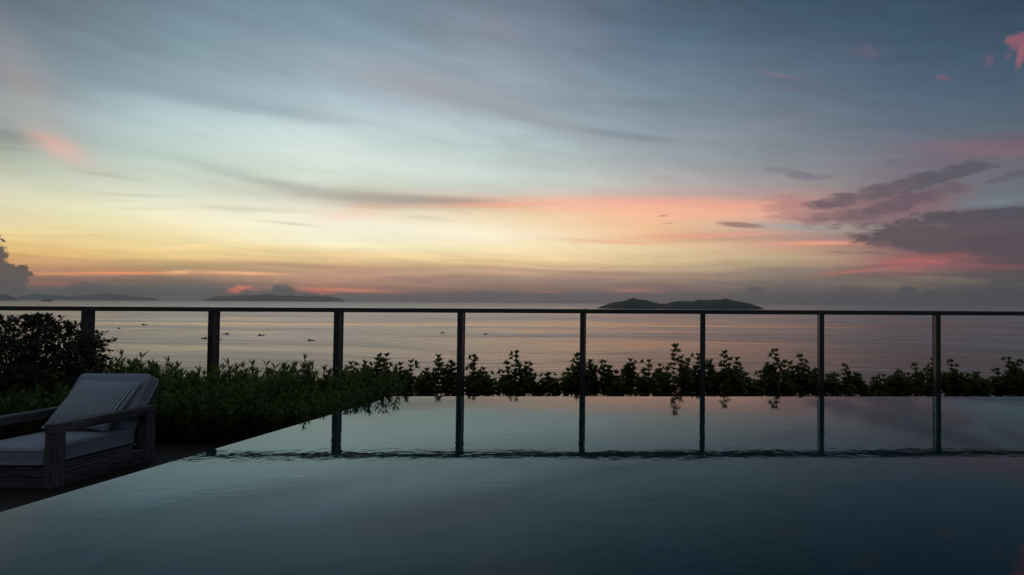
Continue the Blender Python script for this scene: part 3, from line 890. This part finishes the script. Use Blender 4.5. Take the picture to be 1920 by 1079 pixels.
# the big rounded bush behind the armchair
def big_bush(seed):
    r = random.Random(seed)
    pos, dr, nr, L, W = [], [], [], [], []
    st_ = MB()
    rx, ry, cz, rz_ = 1.0, .62, .74, .79
    for i in range(400):
        while True:
            v = Vector((r.uniform(-1, 1), r.uniform(-1, 1), r.uniform(-1, 1)))
            if .25 < v.length < 1: break
        v = v * (r.uniform(.88, 1.0) / max(v.length, .01)) if r.random() < .62 else v
        c = Vector((v.x * rx, v.y * ry, cz + v.z * rz_))
        if c.z < .1: continue
        if r.random() < .15: c *= 1.03
        root = Vector((r.uniform(-.12, .12), r.uniform(-.12, .12), 0))
        mid = Vector((c.x * .45, c.y * .45, c.z * .55))
        st_.tube([root, mid, c], [.014, .009, .003], 4)
        cr = r.uniform(.10, .17)
        out = Vector((v.x, v.y, v.z + .5)).normalized()
        for k in range(7):
            tip = c + Vector((r.gauss(0, 1), r.gauss(0, 1), r.gauss(0, .8))) * cr * .55
            if tip.z > 1.50: continue
            ax = (out + Vector((r.gauss(0, .5), r.gauss(0, .5), r.gauss(0, .4)))).normalized()
            a = ax.orthogonal().normalized(); b = ax.cross(a)
            for s in range(9):
                an = r.uniform(0, 6.283); sp_ = r.uniform(.4, 1.3)
                d = ax * math.cos(sp_) + (a * math.cos(an) + b * math.sin(an)) * math.sin(sp_)
                p = tip - ax * r.uniform(0, .06)
                pos.append(tuple(p)); dr.append(tuple(d)); nr.append(tuple(ax))
                ll = r.uniform(.045, .07); L.append(ll); W.append(ll * r.uniform(.38, .5))
    return pos, dr, nr, L, W, st_
e = make_plant('bush', big_bush(11), M_bush, (BX, BY, DK - .06), 0, 1.0, .55, .1)
tag(e, 'large dark rounded bush behind the armchair at the left edge', 'bush')

# ------------------------------------------------------------------ armchair
KC = 1.031
def seat_pos(x, y, z): return (x * KC, y * KC, H - (1.6 - z) * KC)
chair = empty('lounge_chair', seat_pos(-5.81, 5.7, -.0))
chair.scale = (KC,) * 3
tag(chair, 'low weathered wooden lounge armchair with grey cushions at the poolside', 'armchair')
cz0 = 0.0
def cb(name, lo, hi, m, bev=.006, M=None):
    off = Vector((-5.81, 5.7, cz0))
    return box(name, Vector(lo) - off, Vector(hi) - off, m, chair, bev, M)
XR, XL = -5.375, -6.25         # outer faces
W_ = .085
F0, F1 = 5.20, 6.175
AT = .545                       # arm top
for xo, xi in ((XR - W_, XR), (XL, XL + W_)):
    cb('front_leg', (xo, F0, cz0), (xi, F0 + .095, AT - .085), M_wz)
    cb('rear_leg', (xo, F1 - .105, cz0), (xi, F1, AT - .080), M_wz)
    cb('armrest', (xo - .004, F0 - .004, AT - .083), (xi + .004, F1 + .004, AT), M_wy, .008)
    cb('side_rail', (xo + .008, F0 + .097, cz0 + .004), (xi - .006, F1 - .107, .135), M_wy)
# seat boards inside the frame
cb('front_board', (XL + W_ + .002, F0 + .012, .004), (XR - W_ - .002, F0 + .045, .088), M_wx, .004)
cb('front_board', (XL + W_ + .002, F0 + .012, .094), (XR - W_ - .002, F0 + .045, .178), M_wx, .004)
cb('seat_side', (XR - W_ + .004, F0 + .097, .139), (XR - W_ + .045, F1 - .2, .185), M_wy, .004)
cb('seat_side', (XL + W_ - .045, F0 + .097, .139), (XL + W_ - .004, F1 - .2, .185), M_wy, .004)
bm = bmesh.new()
off = Vector((-5.81, 5.7, cz0))
for k in range(9):
    y0 = F0 + .06 + k * .095
    add_box(bm, Vector((XL + W_ + .01, y0, .160)) - off, Vector((XR - W_ - .01, y0 + .075, .180)) - off, .003)
bm_obj('seat_slats', bm, M_wx, chair)
cb('rear_board', (XL + W_ + .002, F1 - .06, .004), (XR - W_ - .002, F1 - .03, .16), M_wx, .004)

def rounded(w, d, h, r, puff=.0, cuts=14, sag=0):
    bm = bmesh.new()
    bmesh.ops.create_cube(bm, size=1.0)
    bmesh.ops.subdivide_edges(bm, edges=bm.edges[:], cuts=cuts, use_grid_fill=True)
    for v in bm.verts:
        # push sample lines toward the borders so that the rounding is well resolved
        c = [math.copysign(.5 * (1 - (1 - abs(t) * 2) ** 1.6), t) for t in v.co]
        p = Vector((c[0] * w, c[1] * d, c[2] * h))
        q = Vector((max(-w / 2 + r, min(w / 2 - r, p.x)), max(-d / 2 + r, min(d / 2 - r, p.y)), max(-h / 2 + r, min(h / 2 - r, p.z))))
        dlt = p - q
        if dlt.length > 1e-6: p = q + dlt.normalized() * min(dlt.length, r)
        u, t = 2 * p.x / w, 2 * p.y / d
        k = max(0, (1 - u ** 4)) * max(0, (1 - t ** 4))
        p.z += puff * k * (1 if p.z > 0 else -.3)
        p.z += .004 * math.sin(9 * p.x + 2) * math.cos(7 * p.y) * k
        v.co = p
    return bm
def frame_path(w, d, r, n=6):
    pts = []
    for cx, cy, a0 in ((w / 2 - r, d / 2 - r, 0), (-w / 2 + r, d / 2 - r, 90), (-w / 2 + r, -d / 2 + r, 180), (w / 2 - r, -d / 2 + r, 270)):
        for k in range(n + 1):
            a = R(a0 + 90 * k / n); pts.append(Vector((cx + r * math.cos(a), cy + r * math.sin(a), 0)))
    pts.append(pts[0].copy())
    return pts
def cushion(name, w, d, h, M, puff, zs=(.36, -.36)):
    bm = rounded(w, d, h, .032, puff)
    for v in bm.verts: v.co = M @ v.co
    o = bm_obj(name, bm, M_cush, chair, True)
    mb = MB()
    for s in zs:
        pts = [M @ (p + Vector((0, 0, s * h))) for p in frame_path(w + .004, d + .004, .045)]
        mb.tube(pts, [.0045] * len(pts), 6)
    mb.build('piping', M_pipe, o)
    return o
sw = (XR - W_) - (XL + W_) - .012
scx = (XR + XL) / 2
sy0, sy1 = F0 + .0, 6.06
Ms = Matrix.Translation(Vector((scx, (sy0 + sy1) / 2, .182 + .083)) - off)
cushion('seat_cushion', sw, sy1 - sy0, .160, Ms, .012)
# back: lean 36 degrees
LEAN = R(31)
hb, tb = .575, .155
basep = Vector((scx, 6.00, .30))
# local x = width, local y = up the back, local z = thickness toward the sitter
upv = Vector((0, math.sin(LEAN), math.cos(LEAN))); nv = Vector((0, -math.cos(LEAN), math.sin(LEAN)))
def backM(center):
    m3 = Matrix((Vector((1, 0, 0)), upv, nv)).transposed()
    return Matrix.Translation(center - off) @ m3.to_4x4()
cB = basep + upv * (hb / 2) + nv * (tb / 2 - .03)
cushion('back_cushion', sw + .01, hb, tb, backM(cB), .015)
cF = basep + upv * (hb / 2 - .03) + nv * (-.055)
bmk = bmesh.new()
Mk = backM(cF)
for s in (-1, 1):
    add_box(bmk, (s * (sw / 2 - .035) - .03, -.34, -.02), (s * (sw / 2 - .035) + .03, .27, .02), .004, Mk)
for k in range(6):
    y0 = -.24 + k * .09
    add_box(bmk, (-sw / 2 + .067, y0, -.010), (sw / 2 - .067, y0 + .065, .012), .003, Mk)
bm_obj('back_frame', bmk, M_wx, chair)

# striped throw pillow, leaning on the back cushion
pil = empty('throw_pillow', (0, 0, 0))
PW, PH, PT = .585, .545, .19
Vp, Fp = [], []
NU = 40
def pil_pt(u, v, s):
    k = (max(0, 1 - abs(u) ** 2.4)) ** .55 * (max(0, 1 - abs(v) ** 2.4)) ** .55
    x = u * PW / 2 * (1 - .07 * (1 - v * v) * abs(u) ** 3); y = v * PH / 2 * (1 - .08 * (1 - u * u) * abs(v) ** 3)
    z = s * PT / 2 * k + .004 * math.sin(8 * u + 3 * v) * k
    return (x, z, y)
for s in (1, -1):
    for i in range(NU + 1):
        for j in range(NU + 1):
            u, v = -1 + 2 * i / NU, -1 + 2 * j / NU
            u = math.copysign(1 - (1 - abs(u)) ** 1.3, u); v = math.copysign(1 - (1 - abs(v)) ** 1.3, v)
            Vp.append(pil_pt(u, v, -s))
for s in range(2):
    o0 = s * (NU + 1) ** 2
    for i in range(NU):
        for j in range(NU):
            a = o0 + i * (NU + 1) + j
            f_ = (a, a + NU + 1, a + NU + 2, a + 1)
            Fp.append(f_ if s == 0 else f_[::-1])
cov = raw_obj('cover', Vp, Fp, M_pillow, pil, True)
bmw = bmesh.new(); bmw.from_mesh(cov.data); bmesh.ops.remove_doubles(bmw, verts=bmw.verts, dist=.0004); bmw.to_mesh(cov.data); bmw.free()
# a thin sewn hem round the pillow
mb = MB()
ed = [pil_pt(-1 + 2 * t / 20, -1, 0) for t in range(20)] + [pil_pt(1, -1 + 2 * t / 20, 0) for t in range(20)] + [pil_pt(1 - 2 * t / 20, 1, 0) for t in range(20)] + [pil_pt(-1, 1 - 2 * t / 20, 0) for t in range(21)]
mb.tube([Vector(p) for p in ed], [.005] * len(ed), 5)
mb.build('hem', M_pipe, pil)
PL = R(42)
pil.rotation_euler = Euler((-PL, R(2.5), R(3)), 'XYZ')
pil.location = seat_pos(-5.765, 5.935, .588); pil.scale = (KC,) * 3
tag(pil, 'finely striped grey and white throw pillow leaning on the armchair back', 'pillow')

# ------------------------------------------------------------------ boats
M_hull = mat('boat_hull', (.025, .022, .022), .6)[0]
M_cab = mat('boat_cabin', (.035, .03, .03), .6)[0]
def make_boat():
    e = empty('fishing_boat')
    nS, nR = 13, 9
    V, Fc = [], []
    for i in range(nS):
        t = -1 + 2 * i / (nS - 1)
        wid = 1.05 * (1 - abs(t) ** 2.6) ** .6 * (1 if t < 0 else (1 - .25 * t)) + .03
        sheer = .75 + .55 * max(0, t) ** 2 * 1.3 + .25 * max(0, -t) ** 2
        keel = -.25 + .5 * max(0, abs(t) - .75)
        for j in range(nR):
            a = math.pi * j / (nR - 1)
            cx = -math.cos(a)
            V.append((t * 4.0 + (.25 * t if j in (0, nR - 1) else 0), wid * math.copysign(abs(cx) ** .7, cx), keel + (sheer - keel) * (1 - math.sin(a) ** .8)))
    for i in range(nS - 1):
        for j in range(nR - 1):
            a = i * nR + j; Fc.append((a, a + nR, a + nR + 1, a + 1))
    # deck
    for i in range(nS - 1):
        Fc.append((i * nR, i * nR + nR - 1, (i + 1) * nR + nR - 1, (i + 1) * nR))
    raw_obj('hull', V, Fc, M_hull, e, False)
    bm = bmesh.new()
    add_box(bm, (-2.3, -.7, .7), (-.5, .7, 1.85), .08); add_box(bm, (-2.6, -.85, 1.86), (-.2, .85, 1.95), .03)
    bm_obj('cabin', bm, M_cab, e)
    mb = MB(); mb.tube([(1.0, 0, .7), (1.05, 0, 2.5)], [.06, .04], 6); mb.build('mast', M_cab, e)
    return e
boat0 = make_boat()
BOATS = [(201, 622.5, 5, .3, 'tiny dark boat on the sea, leftmost of all, just right of the leftmost post'),
         (223, 616.5, 6, 2.9, 'small dark boat on the sea, second from the left'),
         (271, 610, 7.5, .1, 'long low boat furthest out on the sea, in the bay between the first two posts'),
         (383, 635.7, 9.5, 3.0, 'small dark boat on the sea just left of the second railing post'),
         (412, 637.5, 6, .4, 'small boat half hidden behind the right side of the second railing post'),
         (423.5, 627.3, 8.5, 3.2, 'low flat boat just right of the second post and further out'),
         (489.5, 629.7, 8.5, .15, 'dark boat midway between the second and third railing posts'),
         (583, 639.3, 9, .2, 'nearest dark fishing boat, left of the third railing post'),
         (829.5, 625, 6.5, 3.0, 'lone boat on the pinkish sea just left of the fourth railing post'),
         (911, 627.2, 7, .1, 'lone boat on the pinkish sea just right of the fourth railing post')]
for i, (x, y, wpx, rz, lb) in enumerate(BOATS):
    p = at(x, y, z=SEA)
    e = boat0 if i == 0 else copy_tree(boat0)
    e.location = (p.x, p.y, SEA + .02)
    s = wpx * (p.y / F) / 6.0
    e.scale = (s, s, s); e.rotation_euler = (0, 0, rz)
    tag(e, lb, 'boat', 'small fishing boats on the sea')

# ------------------------------------------------------------------ haze over the sea
bm = bmesh.new(); add_box(bm, (-46000, -46000, SEA - 6), (46000, 46000, 540))
hz = bpy.data.materials.new('haze'); hz.use_nodes = True
hz.node_tree.nodes.clear()
hg = G(hz.node_tree)
pv = hg.n('ShaderNodeVolumePrincipled')
pv.inputs['Color'].default_value = (.90, .90, .88, 1)
pv.inputs['Density'].default_value = 3.0e-5
pv.inputs['Anisotropy'].default_value = .3
ho = hg.n('ShaderNodeOutputMaterial')
hg.put(ho.inputs['Volume'], pv.outputs[0])
hobj = bm_obj('haze', bm, hz); tag(hobj, kind='stuff')
